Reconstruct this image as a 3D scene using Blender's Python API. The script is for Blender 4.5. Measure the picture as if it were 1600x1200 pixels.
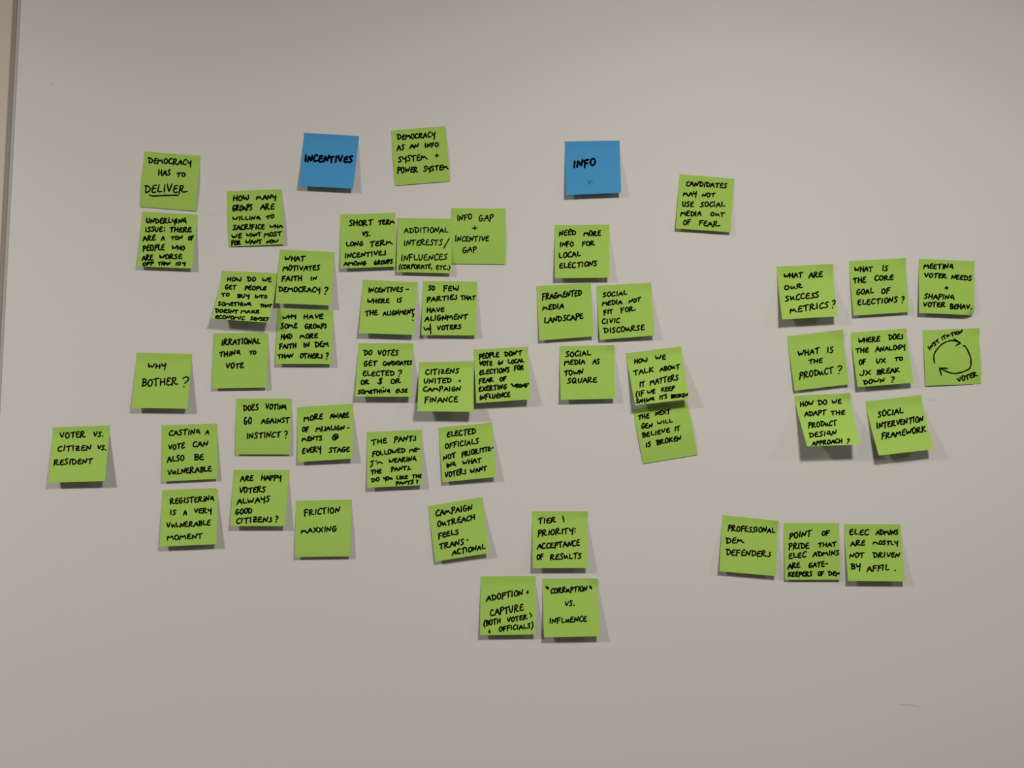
import bpy, math, random
from mathutils import Vector, Matrix, Euler

S = bpy.context.scene
for o in list(bpy.data.objects):
    bpy.data.objects.remove(o)

# ---------------------------------------------------------------- camera
W, H = 1600.0, 1200.0
LENS = 27.0
FPX = LENS / 36.0 * W
DIST = 1.064                      # camera to board, metres
CAM = Vector((0.0, -DIST, 1.50))
PITCH, ROLL = math.radians(1.6), math.radians(-1.85)
cam_data = bpy.data.cameras.new('camera')
cam_data.lens = LENS
cam_data.sensor_width = 36.0
cam_data.clip_start = 0.01
cam = bpy.data.objects.new('camera', cam_data)
S.collection.objects.link(cam)
cam.location = CAM
cam.rotation_euler = Euler((math.pi / 2 + PITCH, ROLL, 0.0), 'XYZ')
S.camera = cam
RM = cam.rotation_euler.to_matrix()
RMT = RM.transposed()

# ---------------------------------------------------------------- world, lights, exposure
S.view_settings.view_transform = 'Standard'
S.view_settings.look = 'None'
S.view_settings.gamma = 1.0
S.view_settings.use_curve_mapping = False
S.view_settings.exposure = -0.93

wd = bpy.data.worlds.new('world')
S.world = wd
wd.use_nodes = True
bg = wd.node_tree.nodes['Background']
bg.inputs[0].default_value = (1.0, 0.965, 0.93, 1.0)
bg.inputs[1].default_value = 0.15


def downlight(name, x, y, z, power, size=0.26):
    ld = bpy.data.lights.new(name, 'AREA')
    ld.shape = 'DISK'
    ld.size = size
    ld.energy = power
    ld.color = (1.0, 0.955, 0.91)
    lo = bpy.data.objects.new(name, ld)
    S.collection.objects.link(lo)
    lo.location = (x, y, z)          # an area lamp at rest shines straight down
    return lo


CEIL = 2.42
downlight('ceiling_downlight', 0.40, -1.12, CEIL, 38, 0.24)
downlight('ceiling_downlight', -1.75, -1.22, CEIL, 70, 0.24)
downlight('ceiling_downlight', 2.35, -1.18, CEIL, 22, 0.24)

# ---------------------------------------------------------------- helpers


def unproject(px, py, d):
    """point on the plane d metres in front of the board seen at photo pixel (px, py)"""
    r = RM @ Vector(((px - W / 2) / FPX, -(py - H / 2) / FPX, -1.0))
    t = (-d - CAM.y) / r.y
    return CAM + r * t


def project(p):
    q = RMT @ (p - CAM)
    return (W / 2 + FPX * q.x / -q.z, H / 2 - FPX * q.y / -q.z)


def mesh_obj(name, verts, faces, mat, parent=None, smooth=False):
    me = bpy.data.meshes.new(name)
    me.from_pydata(verts, [], faces)
    me.validate()
    me.update()
    if smooth:
        for p in me.polygons:
            p.use_smooth = True
    me.materials.append(mat)
    o = bpy.data.objects.new(name, me)
    S.collection.objects.link(o)
    if parent:
        o.parent = parent
    return o


def box(x0, x1, y0, y1, z0, z1):
    v = [(x0, y0, z0), (x1, y0, z0), (x1, y1, z0), (x0, y1, z0),
         (x0, y0, z1), (x1, y0, z1), (x1, y1, z1), (x0, y1, z1)]
    f = [(0, 3, 2, 1), (4, 5, 6, 7), (0, 1, 5, 4), (1, 2, 6, 5), (2, 3, 7, 6), (3, 0, 4, 7)]
    return v, f


def prism(profile, z0, z1):
    """extrude an (x, y) outline vertically"""
    n = len(profile)
    v = [(x, y, z0) for x, y in profile] + [(x, y, z1) for x, y in profile]
    f = [(i, (i + 1) % n, n + (i + 1) % n, n + i) for i in range(n)]
    f += [tuple(range(n - 1, -1, -1)), tuple(range(n, 2 * n))]
    return v, f


def material(name, col, rough=0.6, spec=0.3, bump=None, mottle=None):
    m = bpy.data.materials.new(name)
    m.use_nodes = True
    nt = m.node_tree
    b = nt.nodes['Principled BSDF']
    b.inputs['Base Color'].default_value = (*col, 1)
    b.inputs['Roughness'].default_value = rough
    b.inputs['Specular IOR Level'].default_value = spec
    tc = nt.nodes.new('ShaderNodeTexCoord')
    if mottle:
        sc, amt = mottle
        n = nt.nodes.new('ShaderNodeTexNoise')
        n.inputs['Scale'].default_value = sc
        n.inputs['Detail'].default_value = 4
        nt.links.new(tc.outputs['Object'], n.inputs['Vector'])
        mx = nt.nodes.new('ShaderNodeMix')
        mx.data_type = 'RGBA'
        mx.inputs[6].default_value = (*[c * (1 - amt) for c in col], 1)
        mx.inputs[7].default_value = (*[min(1, c * (1 + amt)) for c in col], 1)
        nt.links.new(n.outputs['Fac'], mx.inputs[0])
        nt.links.new(mx.outputs[2], b.inputs['Base Color'])
    if bump:
        sc, st, dist = bump
        n = nt.nodes.new('ShaderNodeTexNoise')
        n.inputs['Scale'].default_value = sc
        n.inputs['Detail'].default_value = 3
        nt.links.new(tc.outputs['Object'], n.inputs['Vector'])
        bp = nt.nodes.new('ShaderNodeBump')
        bp.inputs['Strength'].default_value = st
        bp.inputs['Distance'].default_value = dist
        nt.links.new(n.outputs['Fac'], bp.inputs['Height'])
        nt.links.new(bp.outputs['Normal'], b.inputs['Normal'])
    return m


M_BOARD = material('whiteboard_surface', (0.72, 0.695, 0.645), 0.55, 0.15, mottle=(3.0, 0.015))
M_TRIM = material('grey_edge_trim', (0.46, 0.43, 0.405), 0.5, 0.3)
M_WALL = material('tan_textured_paint', (0.66, 0.585, 0.488), 0.85, 0.15, bump=(420, 0.35, 0.0012), mottle=(260, 0.06))
M_REVEAL = material('brown_grey_reveal', (0.34, 0.295, 0.245), 0.7, 0.2)
M_FLOOR = material('grey_carpet', (0.09, 0.085, 0.08), 0.95, 0.1, bump=(600, 0.5, 0.003), mottle=(300, 0.2))
M_GREEN = material('green_note_paper', (0.392, 0.618, 0.114), 0.9, 0.1, mottle=(60, 0.02))
M_BLUE = material('blue_note_paper', (0.076, 0.335, 0.630), 0.9, 0.1, mottle=(60, 0.02))
M_INK = material('black_marker_ink', (0.0045, 0.005, 0.0042), 0.9, 0.0)
M_INKB = material('blue_black_marker_ink', (0.003, 0.003, 0.010), 0.9, 0.0)
M_GHOST = material('faint_blue_show_through', (0.050, 0.215, 0.385), 0.9, 0.1)
M_SPECK = material('grey_speck', (0.36, 0.34, 0.315), 0.8, 0.1)

# ---------------------------------------------------------------- the room: wall, reveal, floor, board
ROOM = 2.46
xe = unproject(24.3, 172, 0).x           # left edge of the board surface
TRIM_W, GAP_W = 0.0051, 0.0088
xt = xe - TRIM_W                         # outer side of the grey edge trim
xg = xt - GAP_W                          # where the tan wall starts

prof = [(-2.6, 0.12), (-2.6, 0.004)]
for i in range(7):                       # rounded arris of the painted wall
    a = math.pi / 2 * i / 6
    prof.append((xg - 0.0018 + 0.0018 * math.sin(a), 0.0058 - 0.0018 * math.cos(a)))
prof.append((xg, 0.12))
prof = prof[::-1]
v, f = prism(prof[::-1], 0, ROOM)
o = mesh_obj('wall_back', v, f, M_WALL)
o['kind'] = 'structure'
v, f = box(xg, xt + 0.001, 0.0056, 0.12, 0, ROOM)
o = mesh_obj('trim_1', v, f, M_REVEAL)
o['kind'] = 'structure'
v, f = box(xt + 0.001, 2.7, 0.03, 0.12, 0, ROOM)
o = mesh_obj('wall_behind', v, f, M_WALL)
o['kind'] = 'structure'
v, f = box(-2.6, 2.7, -3.2, 0.12, -0.1, 0)
o = mesh_obj('floor', v, f, M_FLOOR)
o['kind'] = 'structure'

board = bpy.data.objects.new('whiteboard', None)
S.collection.objects.link(board)
board.location = (0, 0.015, 0.0)
board['label'] = 'large pale grey wall-covering whiteboard that all the sticky notes are stuck on'
board['category'] = 'whiteboard'


def child(name, verts, faces, mat, parent, smooth=False):
    """mesh given in world space, parented to a thing that is only translated"""
    off = Vector(parent.location)
    return mesh_obj(name, [tuple(Vector(p) - off) for p in verts], faces, mat, parent, smooth)


v, f = box(xe, 2.7, 0.0, 0.03, 0.0, ROOM)
child('writing_panel', v, f, M_BOARD, board)
tp = [(xt, 0.03), (xt, 0.0014)]
for i in range(1, 8):
    a = math.pi * (1 - i / 8.0)
    tp.append(((xt + xe) / 2 + TRIM_W / 2 * math.cos(a), 0.0014 - 0.0012 * math.sin(a)))
tp += [(xe, 0.0014), (xe, 0.03)]
v, f = prism(tp, 0.0, ROOM)
child('edge_trim', v, f, M_TRIM, board)


def disc(px, py, r, d=0.0002, n=10, sx=1.0):
    c = unproject(px, py, d)
    vs = [tuple(c)] + [(c.x + r * sx * math.cos(2 * math.pi * i / n), c.y, c.z + r * math.sin(2 * math.pi * i / n)) for i in range(n)]
    fs = [(0, 1 + i, 1 + (i + 1) % n) for i in range(n)]
    return vs, fs


for (px, py, r) in ((82.3, 130.2, 0.0007), (333.5, 335.4, 0.0007), (838.3, 982.3, 0.0006), (938, 984.3, 0.0005),
                    (1455.3, 625.2, 0.0006), (706.0, 418.8, 0.0005)):
    v, f = disc(px, py, r)
    child('ink_speck', v, f, M_SPECK, board)

M_SCRATCH = material('rubbed_scratch', (0.60, 0.575, 0.53), 0.8, 0.1)
for pts in ([(1404, 1100.2), (1410, 1099.8), (1416, 1100.2), (1423, 1101.3), (1430, 1102.8), (1436.5, 1104.8)],
            [(1447.5, 623.6), (1451, 624.2), (1455, 625)]):
    v, f = [], []
    for i, (px, py) in enumerate(pts):
        w = 0.0005 if 0 < i < len(pts) - 1 else 0.0001
        c = unproject(px, py, 0.0002)
        v += [(c.x, c.y, c.z + w), (c.x, c.y, c.z - w)]
        if i:
            f.append((2 * i - 2, 2 * i - 1, 2 * i + 1, 2 * i))
    child('scratch', v, f, M_SCRATCH, board)

# ---------------------------------------------------------------- handwriting: one-stroke capitals
# '-' prefix: straight segments, '~' prefix: smooth curve, '.' prefix: a dot.   box 0..1, y up
G = {
 'A': (.74, ['-0,-.08 .38,1 .74,-.02', '-.12,.36 .66,.38']),
 'B': (.62, ['-.10,.98 .13,0', '~-.02,.93 .30,1 .52,.80 .40,.60 .14,.52 .48,.46 .60,.25 .42,.02 .08,0']),
 'C': (.64, ['~.60,.86 .44,1 .18,.80 .06,.42 .14,.08 .36,0 .64,.12']),
 'D': (.76, ['-.12,.93 .17,0', '~-.08,.95 .24,.95 .58,.76 .72,.45 .56,.14 .15,0']),
 'E': (.62, ['~.56,.94 .34,.98 .14,.80 .08,.45 .12,.08 .30,0 .62,.08', '-.10,.50 .50,.57']),
 'e': (.64, ['~.58,.86 .42,1 .18,.92 .16,.68 .42,.55', '~.42,.55 .14,.45 .04,.20 .18,0 .42,-.02 .66,.10']),
 'F': (.62, ['-.14,.90 .08,-.14', '~.0,.84 .20,.98 .62,1', '-.10,.46 .50,.53']),
 'G': (.72, ['~.56,.86 .42,1 .18,.82 .06,.42 .14,.08 .34,-.03 .54,.12 .56,.40', '-.34,.42 .72,.40']),
 'g': (.74, ['~.50,.86 .36,.96 .14,.72 .10,.42 .28,.34 .50,.60', '-.52,.64 .52,.30 .74,.0']),
 'H': (.72, ['-.10,.98 .08,-.02', '-.62,1 .63,-.02', '-.06,.48 .68,.52']),
 'I': (.30, ['-.15,1 .14,0']),
 'i': (.28, ['-.14,.62 .13,0', 'o.14,1']),
 'J': (.55, ['~.52,1 .52,.4 .40,.03 .20,.02 .0,.22']),
 'K': (.74, ['-.10,1 .10,-.02', '-.62,.95 .12,.44 .40,.20 .76,.04']),
 'L': (.62, ['-.12,1 .08,.04 .62,.12']),
 'M': (.92, ['-.0,-.10 .12,.92 .42,.28 .70,.92 .90,.0']),
 'm': (1.0, ['-.0,.02 .12,.85 .36,.22 .58,.80 .74,.18 1.02,.06']),
 'N': (.74, ['-.04,-.02 .12,.94 .54,.02 .70,1']),
 'O': (.68, ['~.44,.97 .20,.90 .06,.50 .16,.08 .40,.0 .62,.28 .62,.70 .40,.98 .26,.94']),
 'P': (.60, ['-.14,.93 .08,-.16', '~.0,.82 .26,1 .54,.90 .54,.64 .34,.46 .10,.42']),
 'Q': (.80, ['~.44,.97 .20,.90 .06,.50 .16,.08 .40,.0 .62,.28 .62,.70 .40,.98 .26,.94', '-.38,.34 .80,-.08']),
 'R': (.78, ['-.12,.93 .04,-.10', '~.02,.82 .26,1 .50,.92 .50,.68 .30,.50 .12,.46', '~.24,.48 .36,.22 .52,.06 .80,.06']),
 'r': (1.1, ['-.14,.93 .02,-.20', '~.02,.82 .26,1 .46,.92 .46,.68 .30,.46 .14,.36', '~.24,.40 .40,.14 .62,.06 1.1,.18']),
 'S': (.58, ['~.54,.92 .38,1 .16,.90 .16,.70 .36,.48 .46,.24 .32,.03 .0,.03']),
 's': (.44, ['~.40,.86 .28,.72 .36,.46 .44,.20 .28,.02 .0,.08']),
 'T': (.74, ['-.0,.82 .36,.94 .76,.97', '-.37,.94 .36,-.08']),
 'U': (.70, ['~.06,1 .08,.40 .20,.04 .40,.06 .56,.40 .62,.98']),
 'u': (.72, ['~.06,.72 .10,.26 .24,.12 .46,.58', '-.47,.66 .52,.14 .72,.02']),
 'V': (.74, ['-.09,.95 .36,-.02 .72,1']),
 'W': (.96, ['-.02,.92 .18,.02 .44,.66 .62,.04 .96,.96']),
 'w': (.96, ['-.02,.92 .18,.02 .44,.66 .62,.04', '~.62,.04 .84,.10 .92,.46 .86,.96']),
 'X': (.72, ['-.02,.92 .70,.02', '-.66,.96 .04,-.02']),
 'Y': (.62, ['~.02,.92 .08,.56 .22,.44 .54,.66', '-.58,.98 .54,-.36']),
 'Z': (.70, ['-.05,.90 .60,.94 .08,.04 .70,.10', '-.12,.46 .56,.50']),
 '1': (.20, ['-.10,1 .09,0']),
 '0': (.58, ['~.36,.98 .12,.80 .06,.36 .22,.02 .44,.14 .54,.55 .40,.94 .24,.96']),
 '?': (.56, ['~.0,.84 .24,1 .54,.88 .48,.62 .24,.34', 'o.22,.0']),
 '.': (.32, ['o.22,.04']),
 ':': (.42, ['o.28,.74', 'o.26,.16']),
 ',': (.20, ['-.14,.10 .04,-.26']),
 '-': (.50, ['-.0,.44 .50,.50']),
 '+': (.62, ['-.0,.42 .62,.48', '-.28,.94 .34,.02']),
 '(': (.30, ['~.30,1.12 .08,.72 .04,.22 .24,-.26']),
 ')': (.30, ['~.02,1.12 .24,.72 .24,.22 .0,-.26']),
 "'": (.14, ['-.08,1.06 .05,.80']),
 '"': (.34, ['-.06,1.10 .10,.80', '-.24,1.12 .28,.82']),
 '/': (.60, ['-.60,1.10 .0,-.50']),
 '$': (.80, ['~.76,.92 .50,1 .30,.86 .40,.62 .70,.40 .66,.12 .36,.04 .0,.20', '-.52,1.15 .50,-.20']),
 '@': (1.0, ['~.66,.30 .44,.30 .40,.56 .62,.70 .72,.44 .62,.28 .84,.30 .98,.62 .80,.96 .44,.98 .12,.66 .06,.28 .26,.02 .66,.06']),
 '*': (.30, ['-.0,.50 .30,.46', '-.12,.80 .18,.16']),
}
KERN = 0.14


def catmull(pts, n=6):
    if len(pts) < 3:
        return pts
    out = []
    P = [(2 * pts[0][0] - pts[1][0], 2 * pts[0][1] - pts[1][1])] + pts + [(2 * pts[-1][0] - pts[-2][0], 2 * pts[-1][1] - pts[-2][1])]
    for i in range(1, len(P) - 2):
        p0, p1, p2, p3 = P[i - 1], P[i], P[i + 1], P[i + 2]
        for k in range(n):
            t = k / n
            out.append(tuple(0.5 * ((2 * p1[a]) + (-p0[a] + p2[a]) * t + (2 * p0[a] - 5 * p1[a] + 4 * p2[a] - p3[a]) * t * t
                                    + (-p0[a] + 3 * p1[a] - 3 * p2[a] + p3[a]) * t ** 3) for a in (0, 1)))
    out.append(pts[-1])
    return out


def parse(st):
    kind, body = st[0], st[1:]
    pts = [tuple(float(c) for c in p.split(',')) for p in body.split()]
    if kind == '~':
        pts = catmull(pts)
    return kind, pts


GL = {k: (w, [parse(s) for s in ss]) for k, (w, ss) in G.items()}
rnd = random.Random(7)
PENW = 2.4


def word_strokes(text, x0, x1, yb0, yb1, h):
    """strokes (lists of crop-pixel points, y down) of a hand-lettered word filling x0..x1"""
    ins = PENW * 3.2                       # the ink is as wide as the pen: keep its outline inside the box
    x0, x1 = x0 + ins, max(x0 + ins + 4, x1 - ins)
    yb0, yb1, h = yb0 - ins * .7, yb1 - ins * .7, h - ins * 1.4
    nat = sum(GL[c][0] for c in text) + KERN * (len(text) - 1)
    L = x1 - x0
    slope = (yb1 - yb0) / L if len(text) > 1 else 0.0
    ang = math.atan(slope)
    ca, sa = math.cos(ang), math.sin(ang)
    up = ang if abs(slope) > .25 else ang * .5      # steep lines turn the whole letter, gentle ones only half
    ux, uy = math.sin(up), -math.cos(up)
    sx = L / ca / nat
    out = []
    cx = 0.0
    for c in text:
        w, strokes = GL[c]
        jx, jy = rnd.uniform(-.03, .03), rnd.uniform(-.06, .06)
        js, jk = rnd.uniform(.92, 1.09), rnd.uniform(.0, .17)
        for kind, pts in strokes:
            q = []
            for (a, b) in pts:
                gx = (cx + a + jx) * sx + (b * jk) * h
                gy = (b * js + jy) * h
                X = x0 + gx * ca + gy * ux
                Y = yb0 + gx * sa + gy * uy
                q.append((X, Y))
            out.append((kind, q))
        cx += w + KERN
    return out


# ---------------------------------------------------------------- sticky notes
class Note:
    def __init__(self, org, corners, lift, bulge=0.0, z0=0.0004, p=0.98, rnd_tr=0.0, br=0.0, trc=0.0):
        self.z0, self.bulge, self.p, self.rtr, self.br, self.trc = z0, bulge, p, rnd_tr, br, trc
        self.ll, self.lr = (lift if isinstance(lift, tuple) else (lift, lift))
        self.ll *= 0.001
        self.lr *= 0.001
        self.bulge *= 0.001
        px = [(org[0] + x / 10.0, org[1] + y / 10.0) for x, y in corners]     # TL TR BR BL
        self.px = px
        self.TL = unproject(*px[0], z0)
        self.TR = unproject(*px[1], z0)
        self.BR = unproject(*px[2], z0 + self.lr)
        self.BL = unproject(*px[3], z0 + self.ll)
        self.loc = Vector(((self.TL.x + self.TR.x) / 2, 0.0, (self.TL.z + self.TR.z) / 2))

    def depth(self, u, v):
        t = max(0.0, (v - 0.13) / 0.87)
        lift = self.ll + (self.lr - self.ll) * u
        d = self.z0 + lift * t ** self.p + self.bulge * math.sin(math.pi * t) * (1 if t > 0 else 0)
        if self.br:                        # lower right corner turned back towards the board
            k = u + v - (2 - self.br)
            if k > 0:
                d = max(0.0005, d - 0.076 * 0.55 * k)
        if self.trc:                       # upper right corner come unstuck
            k = u + (1 - v) - (2 - self.trc)
            if k > 0:
                d += 0.076 * 0.16 * k
        return d

    def at(self, u, v, off=0.0):
        T = self.TL.lerp(self.TR, u)
        B = self.BL.lerp(self.BR, u)
        P = T.lerp(B, v)
        return Vector((P.x, -self.depth(u, v) - off, P.z))

    def uv_of(self, px, py):
        u, v = 0.5, 0.5
        for _ in range(5):
            a = project(self.at(u, v))
            b = project(self.at(u + .01, v))
            c = project(self.at(u, v + .01))
            j00, j10 = (b[0] - a[0]) / .01, (b[1] - a[1]) / .01
            j01, j11 = (c[0] - a[0]) / .01, (c[1] - a[1]) / .01
            det = j00 * j11 - j01 * j10
            ex, ey = px - a[0], py - a[1]
            u += (ex * j11 - ey * j01) / det
            v += (ey * j00 - ex * j10) / det
        return u, v

    def paper(self, mat):
        nu, nv = 16, 22
        us = sorted(set([i / nu for i in range(nu + 1)] + [1 - self.rtr * k / 4 for k in range(5)]))
        vs = sorted(set([i / nv for i in range(nv + 1)] + [self.rtr * k / 4 for k in range(5)]))
        r = self.rtr
        th = 0.00012
        V, F = [], []
        for side in (0, 1):
            for v in vs:
                for u in us:
                    uu, vv = u, v
                    if r and u > 1 - r and v < r:
                        a, b = (u - 1 + r) / r, (r - v) / r
                        a, b = a * math.sqrt(1 - b * b / 2), b * math.sqrt(1 - a * a / 2)
                        uu, vv = 1 - r + a * r, r - b * r
                    V.append(tuple(self.at(uu, vv, -side * th) - self.loc))
        A, B = len(us), len(vs)
        N = A * B
        for j in range(B - 1):
            for i in range(A - 1):
                q = j * A + i
                F.append((q, q + A, q + A + 1, q + 1))
                F.append((N + q, N + q + 1, N + q + A + 1, N + q + A))
        ring = [i for i in range(A)] + [j * A + A - 1 for j in range(1, B)] + [(B - 1) * A + i for i in range(A - 2, -1, -1)] + [j * A for j in range(B - 2, 0, -1)]
        for k in range(len(ring)):
            a, b = ring[k], ring[(k + 1) % len(ring)]
            F.append((a, b, N + b, N + a))
        o = mesh_obj('sticky_note', V, F, mat, None, True)
        rim = set()
        for k in range(len(ring)):
            a, b = ring[k], ring[(k + 1) % len(ring)]
            rim |= {(min(a, b), max(a, b)), (N + min(a, b), N + max(a, b))}
        at = o.data.attributes.new('sharp_edge', 'BOOLEAN', 'EDGE')
        at.data.foreach_set('value', [(min(e.vertices), max(e.vertices)) in rim for e in o.data.edges])
        o.location = self.loc
        return o

    def ribbon(self, strokes, org, pen, V, F):
        """flat ink ribbons with round ends lying on the paper; strokes in crop pixels (tenths of a photo pixel)"""
        hw = pen * 5.0

        def put(x, y):
            u, v = self.uv_of(org[0] + x / 10.0, org[1] + y / 10.0)
            u = min(.995, max(.005, u))
            v = min(.995, max(.005, v))
            V.append(tuple(self.at(u, v, 0.00016) - self.loc))
            return len(V) - 1
        for kind, pts in strokes:
            if kind == 'o':
                (x, y) = pts[0]
                c = put(x, y)
                ids = [put(x + hw * 1.2 * math.cos(2 * math.pi * i / 10), y + hw * 1.2 * math.sin(2 * math.pi * i / 10)) for i in range(10)]
                F += [(c, ids[(i + 1) % 10], ids[i]) for i in range(10)]
                continue
            # resample, then soften corners a little like a felt tip does
            P = [pts[0]]
            for a, b in zip(pts, pts[1:]):
                d = math.hypot(b[0] - a[0], b[1] - a[1])
                n = max(1, int(d / 14))
                P += [(a[0] + (b[0] - a[0]) * k / n, a[1] + (b[1] - a[1]) * k / n) for k in range(1, n + 1)]
            for _ in range(2):
                P = [P[0]] + [((P[i - 1][0] + 2 * P[i][0] + P[i + 1][0]) / 4, (P[i - 1][1] + 2 * P[i][1] + P[i + 1][1]) / 4) for i in range(1, len(P) - 1)] + [P[-1]]
            n = len(P)
            ph = rnd.uniform(0, 6.28)
            prev = None
            for i in range(n):
                a, b = P[max(0, i - 1)], P[min(n - 1, i + 1)]
                dx, dy = b[0] - a[0], b[1] - a[1]
                l = math.hypot(dx, dy) or 1
                dx, dy = dx / l, dy / l
                w = hw * (1 + 0.10 * math.sin(ph + i * .7)) * (0.86 if i in (0, n - 1) else 1)
                x, y = P[i]
                q = (put(x + dy * w, y - dx * w), put(x - dy * w, y + dx * w))
                if prev:
                    F.append((prev[0], prev[1], q[1], q[0]))
                if i in (0, n - 1):
                    s = -1 if i == 0 else 1
                    arc = []
                    for k in range(1, 5):
                        an = math.pi * k / 5
                        ca, sa = math.cos(an), math.sin(an)
                        arc.append(put(x + dy * w * ca + s * dx * w * sa, y - dx * w * ca + s * dy * w * sa))
                    loop = [q[0]] + arc + [q[1]]
                    F.append(tuple(loop if s > 0 else loop[::-1]))
                prev = q


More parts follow.
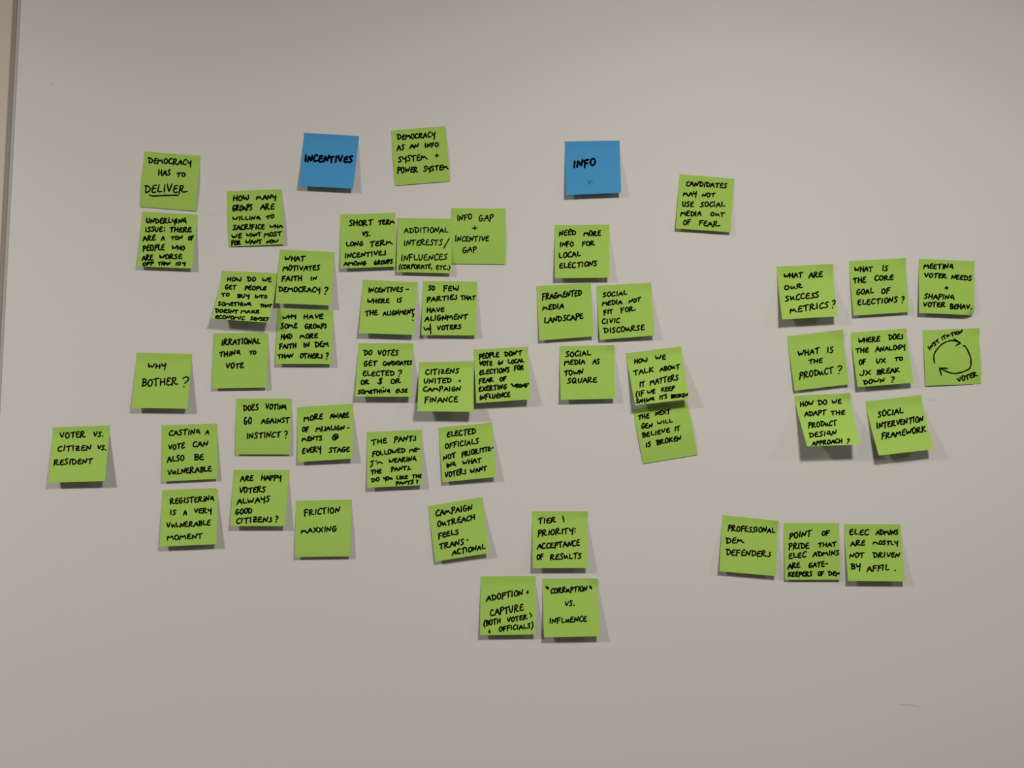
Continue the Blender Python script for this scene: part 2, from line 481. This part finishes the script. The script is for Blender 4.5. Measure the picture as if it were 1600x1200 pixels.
NOTES_DATA = r"""
green 2.5 205,222 205,145 1080,215 1010,1080 135,1008 lift=0.8 bulge=1.5|green sticky note reading DEMOCRACY HAS TO DELIVER with the last word underlined
DEMOCRACY 262 940 328 365 92
HAS 418 615 520 525 95; TO 700 848 540 545 70
DELIVEr 200 885 790 790 130
!~285,825 340,845 500,835 735,830

green 2.6 200,316 218,145 1085,195 1000,1035 140,1003 lift=6|green sticky note reading UNDERLYING ISSUE: THERE ARE A TON OF PEOPLE WHO ARE WORSE OFF
UNDERLYINg 280 920 325 335 85
ISSUE: 262 590 465 462 80; THERE 640 995 465 468 80
ARE 225 435 605 595 85; A 515 575 595 595 75; TON 665 860 590 582 60; OF 930 1030 595 592 65
PEOPLE 228 580 768 750 95; WHO 678 890 745 750 72
ARE 210 395 910 905 90; WORSE 485 845 885 885 80
OFF 220 410 1000 975 55; THAN 465 668 985 982 58; 10 740 828 990 990 60; Y 845 900 985 985 55

green 2.6 340,280 145,190 1000,152 1040,1015 180,1055 lift=1,3 bulge=1|green sticky note reading HOW MANY GROUPS ARE WILLING TO SACRIFICE
HOw 232 490 345 330 85; mANY 600 915 322 320 80
GROuPS 222 545 498 485 95; ARE 665 888 475 475 90
WILLINg 228 672 645 635 65; TO 755 890 632 605 60
SACRIFICE 230 740 795 780 85; WHA 805 1020 772 765 60
WE 215 380 935 920 75; WANT 445 680 905 890 65; MOST 722 1005 905 885 72
FOR 208 365 1030 1022 70; WANT 430 695 1020 1000 68; NOW 755 945 1008 995 60

green 2.6 420,375 170,145 1028,188 965,1022 100,988 lift=8|green sticky note reading WHAT MOTIVATES FAITH IN DEMOCRACY?
WHAT 240 565 330 330 85
MOTIVATES 215 800 482 475 85
FAITH 192 525 645 635 85; IN 645 760 635 630 68
DeMOCRACY 145 805 805 820 85; ? 855 920 845 845 110

green 2.5 325,410 215,130 1078,168 950,942 55,878 lift=17 p=1.5|green note reading HOW DO WE GET PEOPLE TO BUY INTO SOMETHING, bottom curling out
HOw 292 525 300 298 70; DO 610 750 302 298 75; WE 838 995 305 308 75
GET 260 445 425 420 75; PeOPLE 570 915 430 438 65
TO 202 340 540 525 55; BUY 448 648 558 555 65; INTO 725 925 560 562 55
SOMETHINg 152 685 678 688 65; THAT 805 1000 700 705 55
DOESNT 108 475 785 800 62; MAKE 508 805 795 800 60
ECONOMIC 105 578 880 898 62; SENSE? 658 950 905 918 60

green 2.6 415,467 185,155 1055,168 1025,1018 155,1015 lift=6|green sticky note reading WHY HAVE SOME GROUPS HAD MORE FAITH IN DEM THAN OTHERS?
WHY 258 480 325 300 65; HAVE 588 905 312 315 80
SOmE 232 502 468 462 85; GROuPs 605 955 468 460 80
HAD 228 425 635 628 85; mORE 530 820 620 612 75
FAITH 208 485 780 768 80; IN 582 695 765 755 85; DEM 760 985 755 745 85
THAN 185 432 930 920 70; OTHERs 525 890 930 930 80; ? 935 982 945 945 100

green 2.6 315,505 180,155 1045,152 1012,1005 165,1018 lift=5 tr=0.06|green sticky note reading IRRATIONAL THING TO VOTE
IRRATIONAL 300 920 345 322 95
THINg 268 610 530 500 85; TO 738 858 490 485 60
VOTe 370 660 712 700 85

green 2.5 195,535 180,160 1048,180 975,1035 110,1025 lift=9|green sticky note reading WHY BOTHER?
WHY 352 642 408 408 85
BOTHeR 255 835 690 665 115; ? 880 985 690 685 175

blue 3.7 455,192 200,155 1058,205 968,1028 120,985 lift=8|blue sticky note reading INCENTIVES in thick black marker
INCENTIVES 205 960 608 622 105

green 2.5 597,182 138,218 990,148 1062,1010 208,1080 lift=0.8 bulge=1|green sticky note reading DEMOCRACY AS AN INFO SYSTEM + POWER SYSTEM
DEMOCRACY 230 830 365 325 85
AS 228 350 530 525 90; AN 425 578 505 490 80; INFO 660 885 490 475 75
SYSTEm 245 710 715 680 95; + 820 888 635 630 55
POWER 232 565 890 870 95; SYSTEm 640 1040 860 830 85

green 2.6 515,320 165,152 1022,125 1030,965 170,995 lift=6|green sticky note reading SHORT TERM VS. LONG TERM INCENTIVES AMONG GROUPS
SHORT 300 680 335 322 90; TERm 755 1025 318 300 80
VS. 500 640 495 492 75
LONG 252 528 655 638 75; TERm 622 985 655 625 82
INCENTIVEs 228 880 840 790 80
AMONG 215 572 955 945 70; GROUPS 688 990 940 918 70

green 2.2 690,310 148,152 1000,160 990,1030 150,1020 lift=1 bulge=1.2|green sticky note reading INFO GAP + INCENTIVE GAP
INFO 230 480 350 330 90; GAP 575 805 362 350 105
+ 470 562 500 500 72
INCENTIVE 200 740 670 675 92
GAP 315 552 852 840 95

green 2.2 605,325 160,157 1018,168 995,1022 143,1000 lift=5 z0=1.0|green sticky note reading ADDITIONAL INTERESTS/INFLUENCES (CORPORATE, ETC.)
ADDITIONAL 258 960 392 388 90
INTERESTS 250 865 590 582 95; / 880 958 585 585 110
INFLUENCES 205 942 830 808 100
(CORPORATE, 175 710 955 950 75; ETC.) 755 985 962 965 68

green 2.5 547,422 200,150 1058,190 998,1012 140,985 lift=9|green sticky note reading INCENTIVES- WHERE IS THE ALIGNMENT?
INCENTIVES 278 830 352 340 80; - 860 918 340 340 80
WHERE 262 618 520 515 75; IS 722 812 510 508 75
THE 225 438 722 700 85; ALIGNMENT 505 1010 715 690 80
!~985,685 998,695 975,735; !o982,785

green 2.6 640,425 210,140 1058,152 1038,992 182,985 lift=6|green sticky note reading SO FEW PARTIES THAT HAVE ALIGNMENT W/ VOTERS
SO 288 400 290 288 80; FEw 520 768 300 298 85
PARTIEs 262 745 468 430 80; THAT 790 1030 435 435 70
HAVE 262 545 635 628 75
ALIGNMENT 230 910 770 735 85
!-224,868 252,918 280,868 304,914 318,870; !-322,812 330,965
VOTERS 420 815 915 890 75

green 2.5 540,520 200,162 1058,162 1022,1000 150,998 lift=10|green sticky note reading DO VOTES GET CANDIDATES ELECTED? OR $ OR SOMETHING ELSE
DO 280 415 352 345 90; VOTeS 492 830 355 352 90
GET 275 492 528 515 85; CANDIDATES 575 1040 515 500 70
ELECTED 262 768 682 670 82; ? 808 872 678 678 100
OR 230 375 815 802 75; $ 485 575 800 800 90; OR 695 868 798 785 75; !o588,852
SOMETHINg 185 700 955 942 65; ELSE 775 970 940 935 65

green 2.5 640,545 145,210 990,192 1000,985 122,975 lift=17|green sticky note reading CITIZENS UNITED + CAMPAIGN FINANCE
CITIZENS 238 775 405 388 85
UNITED 215 660 545 530 85; * 765 800 525 525 50
CAmPAIGN 205 805 668 662 78
FINANCE 222 755 842 830 90

green 2.6 728,525 122,212 968,165 1005,988 162,1050 lift=10,12|green sticky note reading PEOPLE DON'T VOTE IN LOCAL ELECTIONS FOR FEAR
PEOPLE 198 522 365 330 85; DON'T 595 880 325 300 75
VOTE 200 415 475 460 75; IN 492 578 455 450 70; LOCAL 650 912 440 410 70
ELECTIONS 200 685 612 562 80; FOR 745 908 540 525 75
FEAR 198 432 745 715 75; OF 520 635 708 700 70
EXERTING 195 642 868 830 80; "WRONG" 695 988 810 800 60
INFLUENCE 205 698 1000 950 80

blue 3.5 865,205 175,160 1030,145 1058,962 195,998 lift=8|blue sticky note reading INFO
INFO 295 662 578 535 112
%~530,770 555,795 550,835 575,770 600,790 610,805

green 2.5 850,335 165,170 1018,157 1025,988 172,998 lift=8|green sticky note reading NEED MORE INFO FOR LOCAL ELECTIONS
NEED 232 505 340 320 88; MORE 612 890 335 338 82
INFO 238 468 508 500 78; FOR 585 798 495 488 75
LOCAL 225 580 685 662 88
ELECTIONS 232 835 852 808 90

green 2.6 822,427 160,200 1010,150 1055,985 208,1050 lift=5,6|green sticky note reading FRAGMENTED MEDIA LANDSCAPE
FRAGmENTED 245 872 412 350 95
mEDIA 250 592 590 550 85
LANDSCAPE 275 900 785 712 92

green 2.5 917,427 148,195 1002,142 1062,970 200,1040 lift=5,8|green sticky note reading SOCIAL MEDIA NOT FIT FOR CIVIC DISCOURSE
SOCIAL 240 635 372 342 78
MEDIA 232 558 508 485 78; NOT 650 845 468 440 65
FIT 258 415 655 630 78; FOr 525 765 615 588 75
CIVIC 232 518 795 775 82
DISCOuRSE 260 905 940 885 85

green 2.5 857,522 170,190 1025,170 1045,1008 192,1028 lift=8 trc=0.2|green sticky note reading SOCIAL MEDIA AS TOWN SQUARE
SOCIAL 260 668 362 335 85
MEDIA 242 575 488 470 85; AS 680 805 470 468 85
TOWN 235 548 658 628 82
SQUARE 290 765 768 752 88

green 2.5 980,614 90,262 938,118 1098,965 248,1105 lift=0.8 bulge=1.5|tilted green sticky note reading THE NEXT GEN WILL BELIEVE IT IS BROKEN
THE 165 348 425 395 80; NEXT 435 675 355 325 75
GEN 212 400 562 540 80; WILL 465 712 502 462 62
BELIEVE 230 672 705 612 78; IT 735 828 600 585 72
IS 278 382 855 835 78; BROKEN 450 850 815 740 78

green 2.5 967,528 108,240 968,130 1098,955 255,1055 lift=14 z0=0.6|tilted green sticky note reading HOW WE TALK ABOUT IT MATTERS
HOw 230 450 410 375 75; WE 562 738 350 338 80
TALK 225 545 582 530 80; ABOuT 632 955 530 478 75
IT 312 412 775 755 85; MATTERS 480 932 738 660 90
(IF 262 398 925 905 85; WE 435 570 882 865 72; KEEP 655 872 842 820 75
SAYINg 262 560 1025 985 65; IT'S 622 758 965 948 70; BROKEN 805 1080 945 920 62

green 2.5 1042,258 200,142 1058,212 995,1048 140,990 lift=5|green sticky note reading CANDIDATES MAY NOT USE SOCIAL MEDIA OUT OF FEAR
CANDIDATES 290 938 325 362 82
mAY 245 465 488 490 80; NOT 540 755 500 500 68
USE 230 420 648 652 82; SOCiAL 512 912 655 652 80
MEDIA 205 542 798 800 85; OuT 672 902 800 805 65
OF 250 378 940 922 80; FEAr 490 832 945 965 85

green 2.5 65,650 172,178 1058,145 990,1018 108,1040 lift=11|green sticky note reading VOTER VS. CITIZEN VS. RESIDENT
VOTER 275 692 350 335 95; VS. 798 970 325 325 82
CITIZEN 240 785 555 535 90; VS. 860 1015 530 535 78
RESIDENT 185 798 770 745 92

green 2.5 237,646 152,188 1018,155 1022,1022 160,1065 lift=4|green sticky note reading CASTING A VOTE CAN ALSO BE VULNERABLE
CASTINg 262 765 348 328 88; A 835 900 325 325 75
VOTe 250 520 572 545 90; CAN 632 885 525 515 90
ALSO 235 515 765 735 92; BE 655 825 735 722 95
VuLNERABLE 240 945 970 905 92

green 2.5 352,608 170,150 1038,150 1008,1020 160,1018 lift=3 bulge=1|green sticky note reading DOES VOTING GO AGAINST INSTINCT?
DOeS 275 525 340 325 92; VOTINg 618 965 315 320 88
GO 285 415 555 540 110; AGAINST 550 1008 540 525 85
INSTINCT 325 868 780 752 95; ? 920 978 770 770 120

green 2.6 449,617 152,190 1022,138 1018,995 160,1050 lift=6,8|green sticky note reading MORE AWARE OF MISALIGNMENTS @ EVERY STAGE
MORE 255 558 412 378 85; AWARE 660 972 372 355 85
OF 225 340 582 575 80; MIsALIGN 440 898 572 548 78; - 930 968 555 550 80
mENTS 222 548 730 708 78; @ 692 798 712 712 105
EVERY 225 530 920 890 90; STAGE 640 978 900 890 85

green 2.5 235,750 182,158 1050,125 1030,1002 145,1042 lift=8 tr=0.05|green sticky note reading REGISTERING IS A VERY VULNERABLE MOMENT
REGISTERiNg 300 1002 375 330 90
IS 300 405 552 548 85; A 512 575 550 548 85; VERY 672 958 522 518 85
VuLNERABLE 240 942 755 705 85
MOMENT 255 825 940 915 85

green 2.6 345,719 198,150 1068,152 1003,1030 150,1030 lift=8|green sticky note reading ARE HAPPY VOTERS ALWAYS GOOD CITIZENS?
ARE 300 512 330 325 85; HAPPY 622 945 315 318 80
VOTERS 275 705 515 500 92
ALWAYS 245 770 695 650 90
GOOD 218 495 850 832 88
CITIZENs 228 795 990 965 92; ? 842 890 968 968 105

green 2.5 446,765 165,172 1035,155 1012,1042 148,1055 lift=5 bulge=0.8|green sticky note reading FRICTION MAXXING
FRICTION 288 852 412 360 95
mAXXING 235 805 690 650 90

green 2.5 557,657 160,182 1020,140 1022,1010 168,1052 lift=7|green sticky note reading THE PANTS FOLLOWED ME- I'M WEARING THE PANTS
THE 230 480 385 358 85; PANTs 580 932 340 318 85
FOLLOWED 240 768 565 500 80; ME- 818 995 500 480 70
!-222,645 268,628; !~246,640 244,700 215,728; 'm 290 415 690 680 62; WEARINg 500 938 672 630 78
THE 218 398 845 828 72; PANTs. 535 860 795 768 70
DO 230 362 965 945 65; YOu 415 568 940 932 62; LIKE 615 805 925 915 65; THE 862 1030 905 895 60
PANTS 610 895 1012 988 60; ? 928 965 985 985 60

green 2.5 670,647 148,212 990,130 1050,982 218,1065 lift=6,8 tr=0.04|green sticky note reading ELECTED OFFICIALS NOT PRIORITIZING WHAT VOTERS WANT
ELECTED 275 738 360 305 90
OFFICIALS 248 785 540 465 85
NOT 220 430 722 680 78; PRIORITIZ- 505 1020 672 565 82
INg 265 430 848 820 85; WHAT 520 825 800 755 80
VOTERs 245 585 995 935 92; WANT 642 908 932 880 80

green 2.6 658,768 105,228 955,85 1058,962 225,1095 lift=6,8|tilted green sticky note reading CAMPAIGN OUTREACH FEELS TRANSACTIONAL
CAmPAIGN 220 808 385 295 95
OuTREACH 245 850 560 440 88
FEELS 260 592 740 665 85
TRANS 275 672 905 825 88; - 705 738 790 780 80
ACTIONAL 480 1010 995 900 85

green 2.6 815,783 165,158 1025,158 1040,1045 175,1048 lift=9 trc=0.15|green sticky note reading TIER 1 PRIORITY: ACCEPTANCE OF RESULTS
TIER 248 540 358 330 90; !-645,238 662,330
PRIORITY: 245 860 552 495 92
ACCEPTANCE 238 918 755 695 95
OF 232 348 920 905 82; RESuLTS 438 942 922 895 92

green 2.5 734,887 168,135 1030,128 1030,1042 162,1055 lift=8|green sticky note reading ADOPTION + CAPTURE (BOTH VOTERS + OFFICIALS)
ADOPTION 255 838 525 425 95; + 880 920 412 412 60
CAPTURE 310 845 755 670 105
(BOTH 212 485 915 862 85; VOTeR 572 908 855 800 78; !-935,708 975,745 952,770
+ 285 330 1030 1025 60; OFFICIALS 450 950 1000 945 78; ) 955 995 945 945 100

green 2.5 832,889 155,150 1018,142 1048,1050 182,1068 lift=10 trc=0.2|green sticky note reading "CORRUPTION" VS. INFLUENCE with the first word in quotes
!-205,272 228,308; !-235,275 252,318; CORRuPTION 272 860 388 350 88; !-890,265 900,302; !-912,265 922,312
VS. 498 665 582 578 85
INFLuENCE 258 858 858 818 88

green 2.6 1200,398 138,182 1002,148 1098,960 222,1012 lift=14 p=1.2 trc=0.3|green sticky note reading WHAT ARE OUR SUCCESS METRICS?
WHAT 235 542 368 352 85; ARE 625 858 362 350 95
OuR 248 545 558 520 78
SuCCESS 262 805 728 665 90
mETRICS 340 955 918 825 95; ? 985 1045 838 838 120

green 2.6 1313,389 135,188 1012,142 1078,985 205,1042 lift=5 trc=0.2|green sticky note reading WHAT IS THE CORE GOAL OF ELECTIONS?
WHAT 212 508 358 350 85; IS 648 750 345 342 88
THe 192 408 540 525 90; CORE 525 832 498 488 82
GOAL 242 525 722 695 85; OF 632 780 702 680 85
ELECTIONS 262 898 885 832 88; ? 948 998 845 845 105

green 2.6 1419,389 170,150 1038,190 1040,1035 172,998 lift=7 br=0.14|green sticky note reading MEETING VOTER NEEDS + SHAPING VOTER BEHAV.
MEETINg 235 708 310 318 85
VOTER 240 605 445 462 75; NEEDS 662 998 472 495 78
+ 565 628 635 635 55
SHAPINg 242 728 778 795 85
VOTER 225 585 908 908 78; BEHAV. 645 1000 938 945 85

green 2.5 1216,504 138,212 998,112 1110,965 255,1065 lift=5 trc=0.3|green sticky note reading WHAT IS THE PRODUCT?
WHAT 300 648 535 478 95; IS 750 868 478 465 90
THE 465 698 648 630 75
PRODuCT 320 868 880 790 98; ? 915 992 795 795 140

green 2.6 1317,499 120,205 988,142 1105,990 232,1058 lift=9 trc=0.12|green sticky note reading WHERE DOES THE ANALOGY OF UX TO JX BREAK DOWN?
WHERE 230 582 378 345 85; DOEs 705 940 320 305 88
THE 190 405 528 520 82; ANALOGY 505 975 508 465 80
OF 245 365 712 692 80; UX 510 672 690 678 80; TO 802 942 655 640 60
JX 255 440 885 870 90; BREAK 522 888 870 825 82
DOWN 312 655 1018 985 70; ? 740 800 985 985 95

green 2.5 1427,497 145,190 1018,158 1065,1025 190,1060 lift=2,1 bulge=1 br=0.16 trc=0.2|green sticky note with two curved arrows circling between INSTITUTION and VOTER
INST 240 425 505 370 62; ITu 440 575 352 285 60; TION 585 780 290 235 58
>~330,705 320,620 335,540 430,420 520,370 600,350 660,358 740,390&-635,325 740,390 665,430
>~780,432 820,450 890,600 900,700 885,780 800,830 670,865 560,850 410,780&-535,785 405,780 440,895
==;VOTER 690 1010 1015 900 80

green 2.5 1230,598 112,202 978,160 1142,965 312,995 lift=25 p=1.15 trc=0.25|green sticky note reading HOW DO WE ADAPT THE PRODUCT DESIGN APPROACH?, its bottom lifted off
HOW 200 415 382 350 80; DO 470 628 355 345 82; WE 690 850 340 328 75
ADAPT 265 605 530 500 80; THE 675 902 505 498 75
PRODuCT 320 778 705 665 85
DESIgN 335 772 858 815 80
APPROACH 380 865 988 940 72; ? 922 970 955 955 85

green 2.6 1346,604 62,232 935,130 1132,978 272,1078 lift=16 p=1.2|tilted green sticky note reading SOCIAL INTERVENTION FRAMEWORK
SOCIAL 250 662 482 415 95
INTERVENTION 228 968 662 545 95
FRAMEWORK 305 1015 825 705 95

green 2.5 1108,792 212,130 1078,215 1045,1082 160,1005 lift=7 trc=0.25|green sticky note reading PROFESSIONAL DEM DEFENDERS
PROFESSIONAL 285 1035 375 412 90
DEm 255 545 578 572 95
DEFENDERs 252 955 752 785 95

green 2.6 1209,802 155,152 1020,152 1038,1038 175,1038 lift=4|green sticky note reading POINT OF PRIDE THAT ELEC ADMINS ARE GATE-KEEPERS OF DEM
POINT 235 590 395 360 95; OF 738 875 348 345 72
PRIDE 228 560 562 552 95; THAT 682 985 535 518 75
ELEC 228 512 712 688 90; ADMINS 605 1028 675 658 80
ARE 208 420 878 850 88; GATE- 535 845 855 828 85
KEEPERS 215 605 995 985 78; OF 678 788 980 970 70; DEM 842 1052 975 980 72

green 2.6 1307,803 120,158 1000,162 1080,1055 182,1048 lift=9 p=1.2|green sticky note reading ELEC ADMINS ARE MOSTLY NOT DRIVEN BY AFFIL.
ELEC 190 508 325 335 95; ADMINS 605 972 330 325 85
ARE 212 450 505 495 85; mOSTLY 565 960 478 490 70
NOT 195 440 690 678 80; DRIVEN 568 990 685 680 85
BY 222 380 868 862 95; AFFIL 470 822 898 880 95; . 905 925 888 888 90
"""


def build_notes(data):
    blocks = [b.strip() for b in data.strip().split('\n\n') if b.strip()]
    for b in blocks:
        lines = b.split('\n')
        head, label = lines[0].split('|')
        hv = head.split()
        hv[1] = float(hv[1]) * 0.89
        col, pen = hv[0], float(hv[1])
        org = tuple(float(x) for x in hv[2].split(','))
        corners = [tuple(float(x) for x in c.split(',')) for c in hv[3:7]]
        opt = dict(x.split('=') for x in hv[7:])
        lift = tuple(float(x) for x in opt.get('lift', '5').split(','))
        lift = lift if len(lift) == 2 else lift[0]
        n = Note(org, corners, lift, float(opt.get('bulge', 0)), float(opt.get('z0', 0.4)) * .001, float(opt.get('p', 0.98)), float(opt.get('tr', 0)),
                 float(opt.get('br', 0)), float(opt.get('trc', 0)))
        o = n.paper(M_GREEN if col == 'green' else M_BLUE)
        o['label'] = label.strip()
        o['category'] = 'sticky note'
        o['group'] = 'green sticky notes on the whiteboard' if col == 'green' else 'blue heading notes on the whiteboard'
        ink = M_INK if col == 'green' else M_INKB
        V, F = [], []
        extra = []
        for ln in lines[1:]:
            for item in ln.split(';'):
                item = item.strip()
                if not item:
                    continue
                if item == '==':                       # lettering that stands apart from the rest
                    mesh_obj('handwriting', V, F, ink, o)
                    V, F = [], []
                elif item[0] == '!':                     # !~x,y x,y ...  a free stroke of the handwriting
                    n.ribbon([parse(item[1:])], org, pen, V, F)
                elif item[0] == '>':                   # an arrow: strokes joined by &
                    extra.append(('arrow', ink, [parse(s.strip()) for s in item[1:].split('&')], pen))
                elif item[0] == '%':
                    extra.append(('faint_mark', M_GHOST, [parse(s.strip()) for s in item[1:].split('&')], 1.6))
                else:
                    w, *nums = item.split()
                    n.ribbon(word_strokes(w, *[float(x) for x in nums]), org, pen, V, F)
        mesh_obj('handwriting', V, F, ink, o)
        for nm, mt, st, pn in extra:
            V, F = [], []
            n.ribbon(st, org, pn, V, F)
            mesh_obj(nm, V, F, mt, o)


build_notes(NOTES_DATA)
